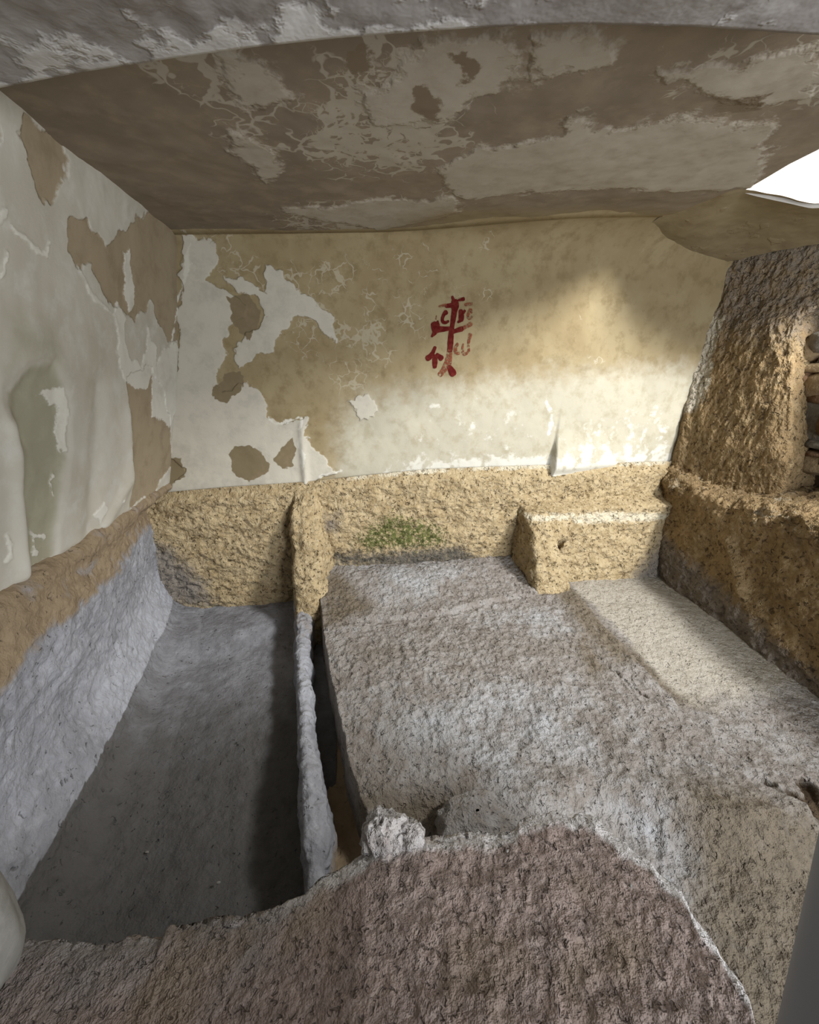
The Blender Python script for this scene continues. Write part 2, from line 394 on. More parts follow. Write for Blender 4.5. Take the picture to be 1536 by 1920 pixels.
# ---- rock base of the back wall ---------------------------------------------------------
def rock_back_y(x, z):
    e = plaster_edge(x); d = e-z                                   # depth below the plaster
    y = YB-.02-.03*sm(0, .06, d)-.03*np.clip(d, 0, .9)
    # right bay: lower half stands forward as a ledge
    k = sm(1.12, 1.30, x)
    y = y-k*(.11*sm(.205, .255, d)+.06*sm(.25, .8, d))
    return y
def build_rock_back():
    xs = np.linspace(-1.5, 2.5, 640); zs = np.linspace(-.40, .86, 210)
    X, Z = np.meshgrid(xs, zs, indexing='ij')
    e = plaster_edge(X)
    Z = -.40+(Z+.40)*(e+.02+.40)/(1.26)
    Y = rock_back_y(X, Z)
    P = np.stack([X, Y, Z], -1)
    Q = P*np.array([1, 1, 1.4])
    amp = sm(-.01, .05, e-Z)
    relief = amp*(.022*fbm(Q, .30, 3, 21)+.016*fbm(Q, .07, 4, 25)+.007*ridged(Q, .05, 3, 29))
    cracks = [Bp(l) for l in ([(300, 965), (335, 960), (370, 968), (378, 985), (385, 992), (372, 1008)], [(990, 905), (1010, 915), (1022, 930)], [(940, 955), (950, 965), (950, 975), (966, 985)],
        [(1105, 962), (1110, 980), (1114, 992)], [(1108, 1000), (1128, 1040), (1140, 1070)], [(1195, 1000), (1170, 1020), (1120, 1064)], [(1165, 978), (1215, 984), (1265, 988)], [(268, 1010), (290, 1050), (296, 1075), (285, 1120)],
        [(1142, 895), (1148, 905)], [(960, 900), (990, 905)])]
    wx, wz = warp2(X, Z, 600, .03, .022)
    cr = linemask(wx, wz, cracks, .003, .014)*.85
    relief = relief-.018*sm(.3, .9, cr)
    P[..., 1] -= relief
    grey = .75*polymask(X, Z, [Bp(p) for p in ([(1100, 1100), (1160, 1030), (1200, 985), (1275, 980), (1270, 1110), (1100, 1120)], [(260, 1000), (330, 1010), (400, 1080), (420, 1130), (260, 1140)], [(590, 960), (640, 950), (640, 990), (600, 1000)])], .12)
    moss = .60*polymask(X, Z, [Bp([(660, 1010), (690, 975), (730, 955), (790, 965), (830, 985), (838, 1015), (790, 1025), (740, 1025), (690, 1030)])], .07)
    soot = .72*polymask(X, Z, [Bp([(620, 1020), (700, 1020), (860, 1010), (905, 1035), (900, 1060), (760, 1068), (690, 1060), (620, 1060)])], .08)
    d = e-Z
    nw = fbm(P*np.array([1, 0, 1]), .09, 4, 545)
    white = (.6+.9*nw)*sm(.03, -.01, d)*sm(-1.2, .6, X)+.62*polymask(X, Z, [Bp([(1010, 962), (1040, 948), (1120, 940), (1260, 945), (1265, 962), (1060, 968)])], .03)
    return grid('rock_base', P, M_rock, wall_back, dict(grey=grey, moss=moss, soot=soot, white=white, crack=cr))
tag(build_rock_back(), 'rough tan hewn rock base below the plaster')

# ---- left wall --------------------------------------------------------------------------
ledge = np.array(Lp([(0, 1118), (60, 1076), (120, 1040), (180, 1002), (240, 962), (290, 928)]))
def left_edge(y): return np.interp(y, ledge[:, 0], ledge[:, 1])
def build_left():
    ys = np.concatenate([np.linspace(-1.7, .6, 40)[:-1], np.linspace(.6, 2.68, 420)]); n = len(ys)
    t = np.linspace(0, 1, 280)
    z0 = left_edge(ys)-.05
    Z = z0[:, None]+t[None]*(2.06-z0[:, None]); Y = np.repeat(ys[:, None], len(t), 1)
    P = np.stack([left_x(Z), Y, Z], -1)
    Pn = np.stack([np.zeros_like(Y), Y, Z], -1)
    d = .022*fbm(Pn, .8, 3, 41)+.005*fbm(Pn, .14, 3, 45)
    Y0, Z0 = Y, Z
    # tall smooth hollow in the plaster
    hol = polymask(*warp2(Y, Z, 620, .03, .004), [Lp([(22, 730), (60, 690), (105, 680), (125, 720), (128, 840), (112, 960), (100, 1060), (60, 1085), (52, 1000), (40, 860)])], .055)
    d = d-.018*sm(.2, .9, hol)
    # soft upright folds
    for a, wd, k in ((Lp([(240, 780), (245, 900), (200, 985)]), .035, .012), (Lp([(190, 720), (180, 870), (170, 990)]), .05, -.012), (Lp([(20, 800), (35, 960), (45, 1080)]), .03, .018)):
        d = d+k*np.exp(-(sd_line(Y, Z, a)/wd)**2)
    Y, Z = warp2(Y, Z, 550, .035, .014)
    brown = polymask(Y, Z, [Lp(p) for p in (
        [(40, 205), (115, 262), (132, 300), (122, 330), (112, 360), (95, 390), (78, 365), (66, 330), (54, 300), (40, 260)],
        [(132, 412), (165, 418), (200, 460), (225, 440), (262, 410), (300, 400), (345, 440), (352, 520), (330, 575), (300, 610), (290, 560), (262, 600), (225, 580), (200, 560), (180, 520), (170, 490), (145, 498), (128, 470)],
        [(0, 225), (10, 255), (8, 285), (0, 295)],
        [(240, 700), (282, 690), (302, 730), (318, 800), (320, 870), (290, 925), (245, 955), (248, 860)])], .03)
    brown = np.maximum(brown, polymask(Y, Z, [Lp([(296, 600), (345, 540), (330, 640), (312, 640)])], .02)) 
    nl = fbm(np.stack([Y0, Z0, Y0*0], -1), .07, 3, 560)
    white = linemask(Y, Z, [Lp(l) for l in (
        [(150, 500), (165, 545), (190, 572), (215, 592)], [(108, 890), (106, 930)], [(65, 990), (78, 1005), (95, 1000)], [(78, 1010), (80, 1040)],
        [(0, 405), (18, 392)], [(0, 520), (8, 480)], [(10, 1005), (14, 1045)], [(232, 935), (228, 942)], [(305, 720), (318, 640), (330, 580)])], .007, .012, 2.4*nl)
    white = np.maximum(white, polymask(Y, Z, [Lp(p) for p in (
        [(286, 690), (300, 660), (322, 640), (336, 660), (330, 760), (314, 800), (282, 780)], [(180, 968), (196, 940), (200, 952), (186, 985)],
        [(214, 585), (228, 572), (238, 600), (236, 640), (246, 676), (262, 688), (276, 655), (278, 612), (292, 650), (288, 695), (274, 726), (252, 732), (224, 692), (222, 640)],
        [(236, 472), (248, 462), (253, 520), (257, 568), (246, 588), (240, 560), (242, 520)],
        [(78, 746), (104, 736), (124, 728), (130, 790), (123, 852), (112, 832), (112, 772), (94, 758)],
        [(16, 412), (50, 446), (76, 468), (96, 452), (84, 478), (60, 468), (30, 440)])], .016))
    Y, Z = Y0, Z0
    white = np.maximum(white, .45*sm(.045, .0, Z-left_edge(Y)))
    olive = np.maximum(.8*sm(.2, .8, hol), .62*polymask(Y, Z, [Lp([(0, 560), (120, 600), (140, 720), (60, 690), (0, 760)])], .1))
    d = d+.004*(white > .5)-.004*(brown > .5)
    P[..., 0] += d; P[..., 2] += d*-.2
    P[..., 0] -= .03*sm(.02, -.05, Z-left_edge(Y))
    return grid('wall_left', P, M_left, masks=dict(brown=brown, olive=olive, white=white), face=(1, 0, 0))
wall_left = build_left(); tag(wall_left, 'leaning left wall of cream plaster with brown bare patches', kind='structure')

# ---- ceiling ----------------------------------------------------------------------------
hed = np.array(Cp([(1400, 355), (1440, 332), (1480, 308), (1536, 280), (1590, 225), (1620, 150), (1640, 60), (1655, -40)]))
def hole_edge(y): return np.interp(y, hed[::-1, 1], hed[::-1, 0])            # the ceiling ends here at the window opening
def build_ceiling():
    ss = np.linspace(0, 1, 470); ys = np.linspace(.55, 2.66, 330)
    S, Y = np.meshgrid(ss, ys, indexing='ij')
    X = -1.0+S*(hole_edge(Y)+1.0)
    Z = ceil_z(X)
    Pn = np.stack([X, Y, np.zeros_like(X)], -1)
    d = .022*fbm(Pn, .8, 3, 61)+.006*fbm(Pn, .15, 3, 65)
    d = d*sm(1.0, .94, S)*sm(2.62, 2.35, Y)
    X0, Y0 = X, Y; X, Y = warp2(X, Y, 570, .05, .016)
    pale = polymask(X, Y, [Cp(p) for p in (
        [(415, 110), (470, 110), (520, 150), (545, 190), (500, 210), (450, 195), (420, 160)],
        [(780, 85), (950, 60), (1000, 130), (950, 165), (880, 185), (840, 215), (760, 230), (700, 235), (680, 180), (740, 140)],
        [(1000, 65), (1130, 55), (1140, 110), (1090, 130), (1000, 145)],
        [(430, 240), (520, 280), (540, 320), (500, 340), (440, 290)],
        [(820, 320), (900, 270), (1060, 250), (1080, 210), (1100, 210), (1130, 250), (1280, 220), (1450, 240), (1420, 350), (1180, 355), (900, 370), (540, 390), (530, 400), (720, 430), (860, 400), (840, 350)],
        [(1240, 130), (1400, 110), (1536, 90), (1536, 180), (1440, 200), (1300, 175)])], .07)
    lace = np.maximum.reduce([.98*polymask(X, Y, [Cp([(640, 95), (870, 70), (900, 150), (870, 260), (800, 330), (620, 320), (540, 250), (600, 150)])], .12),
        .62*polymask(X, Y, [Cp([(260, 140), (420, 100), (560, 120), (560, 300), (430, 260), (280, 190)])], .10),
        .70*polymask(X, Y, [Cp([(1220, 70), (1536, 60), (1536, 200), (1420, 180), (1260, 170), (1180, 110)])], .12),
        .72*polymask(X, Y, [Cp([(520, 400), (620, 370), (840, 370), (900, 395), (720, 440), (520, 435)])], .10)])
    warm = .9*sm(2.05, 2.4, Y)*sm(.0, .6, X)
    hole = polymask(X, Y, [Cp(p) for p in ([(775, 165), (800, 160), (830, 185), (820, 215), (780, 210)], [(840, 105), (870, 95), (900, 120), (870, 150)], [(640, 110), (690, 100), (700, 140), (660, 150)], [(1330, 190), (1440, 180), (1430, 210), (1350, 215)])], .03)
    X, Y = X0, Y0
    # an upward turned rim along the window edge gives the slab its thickness
    P = np.stack([X, Y, Z-d-.004*(pale > .5)], -1)
    masks = dict(pale=pale, lace=lace, warm=warm, hole=hole)
    rim = np.repeat(P[-1:], 9, 0); rim[..., 2] += np.linspace(.02, .34, 9)[:, None]; rim[..., 0] += np.linspace(.004, .05, 9)[:, None]
    P = np.concatenate([P, rim], 0); masks = {k: np.concatenate([a, np.repeat(a[-1:], 9, 0)], 0) for k, a in masks.items()}
    return grid('ceiling', P, M_ceil, masks=masks, face=(0, 0, -1))
ceiling = build_ceiling(); tag(ceiling, 'brown plaster ceiling with a lacy net of pale peeling lines', kind='structure')

# ceiling strip behind the window opening, running on to the right hand corner
def build_ceiling_strip():
    t = np.linspace(0, 1, 200); k = np.linspace(0, 1, 90)
    T = np.array([tuple(ceil_hit(1350, 352)), tuple(ceil_hit(1400, 355)), tuple(atx(1536, 385, 2.02)), (2.45, 1.55, 1.97)]); B = np.array([(1.66, 2.62, 2.05), (2.28, 2.62, 1.95), tuple(atx(1536, 455, 2.46)), (2.9, 1.95, 1.86)])
    f = lambda C: np.stack([np.interp(t, np.linspace(0, 1, len(C)), C[:, j]) for j in range(3)], -1)
    sm9 = lambda A: np.stack([np.convolve(np.pad(A[:, j], 12, 'edge'), np.ones(25)/25, 'valid') for j in range(3)], -1)
    A, Bq = sm9(f(T)), sm9(f(B)); A[0], Bq[0] = T[0], B[0]
    P = A[:, None]*(1-k)[None, :, None]+Bq[:, None]*k[None, :, None]
    P[..., 2] += .04*np.sin(k*math.pi)[None]*sm(.2, .5, t)[:, None]+.030*sm(.16, .0, t)[:, None]
    P[..., 2] -= .014*fbm(P, .25, 4, 72)
    w1 = np.ones(P.shape[:2]); pale = .55*sm(.1, .35, fbm(P, .10, 3, 74))
    return grid('ceiling_strip', P, M_ceil, ceiling, dict(pale=pale, lace=w1*0, warm=w1*.9, hole=w1*0), face=(0, -1, -1))
build_ceiling_strip()

# ---- near lintel, lower than the chamber ceiling ------------------------------------------
lint = np.array([tuple(atz(x, y, 1.93))[:2] for x, y in [(-160, 205), (0, 165), (150, 136), (320, 110), (480, 88), (640, 71), (780, 60), (900, 52), (1000, 47), (1090, 45), (1300, 50), (1536, 66), (1900, 100)]])
def build_lintel():
    xs = np.linspace(-1.15, 1.15, 400)
    ye = np.interp(xs, lint[:, 0], lint[:, 1], right=lint[-1, 1])
    t = np.concatenate([np.linspace(0, 1, 12)*1.9, ])
    rows = []; m_p = []
    off = np.concatenate([np.linspace(0, .035, 6), np.linspace(.04, .75, 120), np.linspace(.8, 2.8, 12)])
    P = np.zeros((len(xs), len(off)+6, 3))
    P[:, 6:, 0] = xs[:, None]; P[:, 6:, 1] = ye[:, None]-off[None]
    zedge = 1.93
    Pn = np.stack([P[:, 6:, 0], P[:, 6:, 1], P[:, 6:, 1]*0], -1)
    relief = .022*fbm(Pn, .5, 3, 81)+.012*fbm(Pn*np.array([1, .6, 1]), .10, 4, 85)
    z = zedge-.015*sm(0, .3, off)[None]-relief*sm(.0, .08, off)[None]
    P[:, 6:, 2] = z
    for k in range(6):                                   # far face of the lintel, rising to the ceiling
        P[:, k, 0] = xs; P[:, k, 1] = ye+.02*(1-k/5); P[:, k, 2] = z[:, 0]+.20*(1-k/6)
    # on the right the lintel fades into the ceiling
    up = sm(.95, 1.3, xs)[:, None]
    P[..., 2] = P[..., 2]+up*(ceil_z(xs)[:, None]-1.93-.01)*np.concatenate([np.ones(6), sm(.5, .0, off)])[None]
    pale = np.zeros(P.shape[:2]); n = fbm(P*np.array([1, 1, 0]), .09, 4, 88)
    pale[:, 6:] = np.clip(.40*sm(.16, .01, off)[None]+.9*n[:, 6:]*sm(.5, .1, off)[None]+.22*sm(.03, .0, off)[None]+.08, 0, 1)*(1-.65*sm(.1, .6, xs)[:, None])
    return grid('ceiling_lintel', P, M_soffit, masks=dict(pale=pale), face=(0, 0, -1))
tag(build_lintel(), 'grey plastered lintel soffit with a pale flaking edge, nearest the viewer', kind='structure')

# ---- left bank, ledge and trough floor ------------------------------------------------------
PX0 = -.30                                             # left face of the partition
def trough_floor_z(x, y):
    z = -.125-.05*sm(2.25, 2.05, y+.10*np.sin(x*5))-.06*sm(1.6, .9, y)
    return z
def build_trough():
    ys = np.concatenate([np.linspace(-.6, .45, 30)[:-1], np.linspace(.45, 2.56, 420)])
    n = len(ys); m = 300
    P = np.zeros((n, m, 3)); mk = {k: np.zeros((n, m)) for k in ('earth_shade', 'dark', 'pale', 'crack')}
    for i, y in enumerate(ys):
        zt = float(left_edge(y))
        xt = float(left_x(zt))-.01
        bt = np.interp(y, [.4, 1.2, 2.5], [.47, .50, .47])              # top of the bank
        xb = np.interp(y, [.4, 1.2, 1.9, 2.5], [-1.02, -1.06, -1.12, -1.24])
        zf = float(trough_floor_z(-.9, y))
        xfoot = np.interp(y, [.4, 1.2, 1.9, 2.5], [-.93, -1.00, -1.08, -1.22])
        ctrl = np.array([(xt-.02, zt+.02), (xt+.03, zt-.01), (xb+.02, (zt+bt)/2), (xb+.035, bt+.02), (xb+.03, bt-.05), (xb+.0, bt-.25), (xb-.0, .12), (xfoot+.02, zf+.10), (xfoot+.08, zf+.03), (xfoot+.22, zf)])
        seg = np.concatenate([[0], np.cumsum(np.hypot(*np.diff(ctrl, axis=0).T))])
        s = np.linspace(0, seg[-1], 190)
        cx = np.interp(s, seg, ctrl[:, 0]); cz = np.interp(s, seg, ctrl[:, 1])
        k = np.ones(13)/13                                               # round the corners of the profile
        px_ = np.convolve(np.pad(cx, 6, 'edge'), k, 'valid'); pz_ = np.convolve(np.pad(cz, 6, 'edge'), k, 'valid')
        fx = np.linspace(px_[-1], PX0+.18, m-190+1)[1:]
        P[i, :190] = np.stack([px_, np.full(190, y), pz_], -1)
        P[i, 190:] = np.stack([fx, np.full(len(fx), y), trough_floor_z(fx, np.full(len(fx), y))+(zf-trough_floor_z(-.9, y))], -1)
    N = toward(normals(P), (1, 0, 1))
    bank = (P[..., 2] > -.08)
    rel = .018*fbm(P, .35, 3, 101)+np.where(bank, .012, .005)*fbm(P*np.array([1, .8, 1.2]), .08, 4, 105)+np.where(bank, .005, .002)*ridged(P, .05, 3, 108)
    X, Y, Z = P[..., 0].copy(), P[..., 1].copy(), P[..., 2].copy()
    P = P+N*rel[..., None]
    bt = np.interp(Y, [.4, 1.2, 2.5], [.47, .50, .47])
    nz = fbm(np.stack([X, Y, Z], -1), .2, 3, 111)
    mk['earth_shade'] = np.clip(sm(-.06, .05, Z-bt+.05*nz)*(.85+.5*fbm(np.stack([X, Y, Z], -1), .09, 3, 113)), 0, 1)
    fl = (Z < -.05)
    mk['dark'] = np.where(fl, .42+.45*sm(2.0, 1.2, Y), 0.15*sm(1.3, .8, Y))  # trough floor darker towards the front: shade put into the colour
    mk['pale'] = np.where(fl, .0, .62*sm(.38, .05, Z)*sm(1.2, 1.6, Y))
    P = P.astype(np.float32)
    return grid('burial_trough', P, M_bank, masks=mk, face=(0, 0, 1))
trough = build_trough(); tag(trough, 'deep grey rock-cut burial trough with sloping bank beside the left wall', kind='structure')

# ---- benches: middle and right bay ---------------------------------------------------------
groove = Fp([(1068, 1105), (1140, 1180), (1200, 1240), (1270, 1310), (1335, 1380), (1385, 1415), (1440, 1440)], -.02)
groove2 = Fp([(1440, 1438), (1490, 1462), (1536, 1472), (1600, 1490)], -.02)
ragged = Fp([(1140, 1245), (1190, 1300), (1235, 1318)], -.02)
bedge = np.array(Fp([(596, 1130), (600, 1180), (612, 1260), (630, 1340), (645, 1420), (672, 1500), (700, 1560), (725, 1610), (745, 1700)], 0.0))[::-1]
def bench_edge(y): return np.interp(y, bedge[:, 1], bedge[:, 0])
STEP = Fp([(560, 1172), (600, 1168), (680, 1163), (760, 1158), (850, 1148), (940, 1125), (1050, 1106), (1120, 1098)], .02)
def bench_z(X, Y):
    right = sm(-.03, .03, X-np.interp(Y, [g[1] for g in groove[::-1]], [g[0] for g in groove[::-1]], left=1.36))
    z = np.zeros_like(X)
    ys = np.interp(X, [p[0] for p in STEP], [p[1] for p in STEP])       # raised head end of the middle bench
    z = z+(.030*sm(-.012, .022, Y-ys)+.07*sm(.02, .42, Y-ys))*(1-right)
    z = z-.03*sm(2.0, 1.0, Y)+right*(-.045-.02*sm(1.9, 1.2, Y))
    # ground falls away in front of the benches
    fr = .98-.10*np.clip(X-.2, 0, .6)+.05*np.sin(X*9)-.22*np.clip(X-.75, 0, 1.3)
    z = z-.10*sm(.02, -.16, Y-fr)-.12*sm(-.1, -.5, Y-fr)
    return z
def build_floor():
    xs = np.linspace(0, 1, 560); ys = np.concatenate([np.linspace(-1.6, .25, 40)[:-1], np.linspace(.25, 2.56, 480)])
    S, Y = np.meshgrid(xs, ys, indexing='ij')
    E = bench_edge(Y)
    X = E+S*(2.24-E)
    X = X+.014*fbm(np.stack([X*0, Y, X*0], -1), .11, 3, 120)*(1-S)**6
    Z = bench_z(X, Y)
    P = np.stack([X, Y, Z], -1)
    smooth = np.clip(sm(1.36, 1.5, X-.05*fbm(P, .3, 3, 121))*sm(1.0, 1.5, Y), 0, 1)
    rel = .020*fbm(P, .5, 3, 122)+(1-.7*smooth)*(.011*fbm(P, .075, 4, 126)+.006*ridged(P, .055, 3, 130))+(1-.8*smooth)*.005*fbm(P, .022, 2, 133)
    # rough step below the raised head end
    st = sd_line(X, Y, Fp([(600, 1168), (680, 1165), (760, 1158), (850, 1150), (940, 1125), (1050, 1108)], .04))
    rel = rel+.014*np.exp(-(st/.03)**2)*(.5+fbm(P, .06, 3, 134))
    Xk, Yk = X, Y; X, Y = warp2(X, Y, 610, .03, .025)
    cr = np.maximum.reduce([linemask(X, Y, [groove[2:5]], .010, .018), linemask(X, Y, [groove[4:]], .004, .014), linemask(X, Y, [groove[:4]], .0, .012)*.7, linemask(X, Y, [groove2], .010, .02), linemask(X, Y, [ragged], .004, .014)*.8,
        linemask(X, Y, [Fp([(1510, 1480), (1530, 1510), (1560, 1540)], -.1)], .03, .02)])
    X, Y = Xk, Yk
    cr = cr+.5*fbm(P, .05, 3, 140)*cr
    rel = rel-.038*sm(.25, .9, cr)
    P[..., 2] += rel
    # the front and left edges roll down
    P[..., 2] -= .22*sm(.018, .0, S*(2.24-E))
    earth_shade = np.clip(polymask(X, Y, [Fp(p) for p in ([(1030, 1105), (1085, 1100), (1150, 1170), (1240, 1230), (1330, 1290), (1290, 1300), (1200, 1250), (1150, 1240), (1080, 1180)], [(640, 1470), (760, 1460), (880, 1480), (960, 1510), (900, 1530), (660, 1530)], [(600, 1110), (640, 1090), (700, 1150), (640, 1180), (600, 1180)], [(1060, 1150), (1110, 1190), (1150, 1270), (1090, 1260)])], .08), 0, 1)*.85
    earth_shade = np.maximum(earth_shade, .36*polymask(X, Y, [Fp([(1060, 1150), (1000, 1200), (800, 1180), (640, 1200), (620, 1260), (1000, 1260), (1150, 1280)])], .15))+.3*fbm(P, .2, 3, 615)
    earth_shade = np.maximum(earth_shade, polymask(X, Y, [Fp([(1250, 1480), (1536, 1500), (1700, 1700), (1600, 2100), (1380, 2100), (1300, 1700)], -.1)], .12)*.85)  # front right floor darkened in colour to offset the fill light
    earth_shade = np.maximum(earth_shade, .55*sm(1.75, 2.2, X)*sm(1.6, 1.1, Y))
    pale = polymask(X, Y, [Fp(p) for p in ([(650, 1090), (760, 1085), (900, 1085), (830, 1130), (720, 1145)], [(920, 1165), (1000, 1145), (1060, 1150), (1080, 1190), (980, 1180)], [(700, 1300), (980, 1270), (1120, 1320), (1090, 1420), (980, 1460), (760, 1440), (680, 1380)])], .16)*.52+.35*fbm(P, .18, 3, 616)
    pale = np.maximum(pale, .55*polymask(X, Y, [Fp([(1130, 1520), (1220, 1510), (1300, 1600), (1280, 1680), (1210, 1600)], -.1)], .08))
    return grid('floor', P, M_floor, masks=dict(earth_shade=earth_shade, pale=pale, smooth=smooth*.9, crack=cr), face=(0, 0, 1))
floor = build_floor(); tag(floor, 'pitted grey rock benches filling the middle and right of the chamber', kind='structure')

# ---- thin partition between trough and middle bench, with a stub rising at the back wall ------------
def build_partition():
    base = empty('stone_partition', (-.26, 1.6, -.3), 'thin upright rock partition along the right side of the trough', 'partition')
    ys = np.linspace(.60, 2.34, 360)
    lft = np.array(Fp([(556, 1100), (556, 1180), (556, 1260), (563, 1340), (566, 1420), (568, 1500), (570, 1560), (576, 1640), (582, 1720)], -.03))[::-1]
    rgt = np.array(Fp([(592, 1100), (580, 1180), (576, 1260), (584, 1340), (592, 1420), (612, 1500), (614, 1560), (610, 1640), (612, 1720)], -.03))[::-1]
    m = 90; P = np.zeros((len(ys), m, 3))
    for i, y in enumerate(ys):
        a = np.interp(y, lft[:, 1], lft[:, 0])+.010*float(fbm(np.array([0, y, 0]), .12, 3, 150)); b = np.interp(y, rgt[:, 1], rgt[:, 0])+.020*float(fbm(np.array([3, y, 0]), .10, 3, 151))
        top = np.interp(y, [.6, .85, 1.0, 1.5, 2.0, 2.2, 2.34], [-.09, -.05, -.02, -.025, -.02, .01, .05])+.012*float(fbm(np.array([5, y, 0]), .15, 3, 152))
        ctrl = np.array([(a-.02, -.42), (a-.005, top-.05), (a+.006, top-.006), (a+.35*(b-a), top), (b-.35*(b-a), top-.008), (b-.004, top-.02), (b+.004, top-.07), (b+.012, -.42)])
        seg = np.concatenate([[0], np.cumsum(np.hypot(*np.diff(ctrl, axis=0).T))]); s = np.concatenate([np.linspace(0, seg[1], 25), np.linspace(seg[1], seg[6], 42)[1:], np.linspace(seg[6], seg[7], m-65)])[:m]
        P[i] = np.stack([np.interp(s, seg, ctrl[:, 0]), np.full(m, y), np.interp(s, seg, ctrl[:, 1])], -1)
    P = P+toward(normals(P), (0, 0, 1))[...]*(.016*fbm(P, .09, 4, 155)+.006*ridged(P, .04, 3, 156))[..., None]
    nz = fbm(P, .12, 3, 157)
    mk = dict(earth_shade=np.clip(.55*sm(1.7, 2.2, P[..., 1])+.3*nz+.5*sm(-.10, -.16, P[..., 2]), 0, 1), dark=P[..., 0]*0, pale=.42*sm(2.1, 1.6, P[..., 1])*sm(-.07, -.03, P[..., 2]), crack=P[..., 0]*0)
    grid('slab', P, M_bank, base, mk, face=(0, 0, 1))
    # bottom of the slot between partition and bench
    y2 = np.linspace(.6, 2.36, 120); x2 = np.linspace(0, 1, 40)
    X, Y = np.meshgrid(x2, y2, indexing='ij'); xl = np.interp(Y, lft[:, 1], lft[:, 0])+.02; X = xl+X*(bench_edge(Y)+.04-xl); Pq = np.stack([X, Y, -.20+.02*fbm(np.stack([X, Y, X*0], -1), .12, 3, 159)], -1)
    grid('slot_bottom', Pq, M_bank, base, dict(earth_shade=X*0+.8, dark=X*0, pale=X*0, crack=X*0), face=(0, 0, 1))
    # stub: wedge standing against the back wall
    zs = np.linspace(-.3, .645, 150); m = 110; P = np.zeros((len(zs), m, 3))
    for i, z in enumerate(zs):
        xl = np.interp(z, [-.3, 0, .53, .62], [-.36, -.365, -.375, -.36]); xr = np.interp(z, [-.3, 0, .1, .53, .62], [-.19, -.185, -.20, -.215, -.23])
        yf = np.interp(z, [-.3, -.02, .05, .15, .45, .56, .62, .64], [2.02, 2.12, 2.15, 2.20, 2.36, 2.44, 2.49, 2.56])
        ctrl = np.array([(xl-.03, 2.62), (xl, yf+.05), (xl+.012, yf+.008), ((xl+xr)/2, yf-.008), (xr-.012, yf+.008), (xr, yf+.05), (xr+.06, 2.62)])
        seg = np.concatenate([[0], np.cumsum(np.hypot(*np.diff(ctrl, axis=0).T))]); s = np.linspace(0, seg[-1], m)
        P[i] = np.stack([np.interp(s, seg, ctrl[:, 0]), np.interp(s, seg, ctrl[:, 1]), np.full(m, z)], -1)
    P = P+toward(normals(P), (0, -1, 0))*(.024*fbm(P, .16, 3, 159)+.016*fbm(P, .06, 4, 160)+.008*ridged(P, .05, 3, 163))[..., None]
    z0 = P[..., 0]*0
    o = grid('stub', P, M_rock, base, dict(grey=z0, moss=z0, soot=z0, white=z0+.3*sm(.4, .6, P[..., 2]), crack=z0), face=(0, -1, 0))
    tag(o, 'tan rock stub rising against the back wall')
build_partition()

# ---- second pillar stub, between middle and right bay ---------------------------------------
def build_pillar():
    base = empty('rock_pillar', (1.30, 2.3, -.02), 'short tapering rock pillar stub between the middle and right bays', 'pillar')
    zs = np.linspace(-.12, .47, 130); m = 130; P = np.zeros((len(zs), m, 3))
    for i, z in enumerate(zs):
        xl = np.interp(z, [-.12, .0, .2, .40, .47], [1.10, 1.10, 1.11, 1.12, 1.13]); xr = np.interp(z, [-.12, 0, .2, .35, .42, .47], [1.345, 1.34, 1.335, 1.36, 1.42, 1.5])
        yf = np.interp(z, [-.12, .0, .1, .25, .38, .44, .47], [2.06, 2.10, 2.12, 2.18, 2.26, 2.34, 2.46])
        ctrl = np.array([(xl-.02, 2.62), (xl-.004, yf+.05), (xl+.012, yf+.01), ((xl+xr)/2, yf), (xr-.02, yf+.012), (xr, yf+.05), (xr+.06, 2.62)])
        seg = np.concatenate([[0], np.cumsum(np.hypot(*np.diff(ctrl, axis=0).T))]); s = np.linspace(0, seg[-1], m)
        P[i] = np.stack([np.interp(s, seg, ctrl[:, 0]), np.interp(s, seg, ctrl[:, 1]), np.full(m, z)], -1)
    # eroded hollow on the front
    h = np.array([aty(x, y, 2.24) for x, y in [(1052, 1020), (1055, 1050), (1066, 1085)]])
    dd = sd_line(P[..., 0], P[..., 2], [(a[0], a[2]) for a in h])
    front = (P[..., 1] < 2.34)
    P = P+toward(normals(P), (0, -1, 0))*(.030*fbm(P, .16, 3, 169)+.016*fbm(P, .06, 4, 170)+.008*ridged(P, .05, 3, 173)-.085*np.exp(-(dd/.030)**2)*front)[..., None]
    z0 = P[..., 0]*0
    wh = .62*np.exp(-((P[..., 2]-.44)/.03)**2)
    grid('shaft', P, M_rock, base, dict(grey=z0, moss=z0, soot=z0, white=wh, crack=.75*np.exp(-(dd/.020)**2)*front), face=(0, -1, 0))
build_pillar()

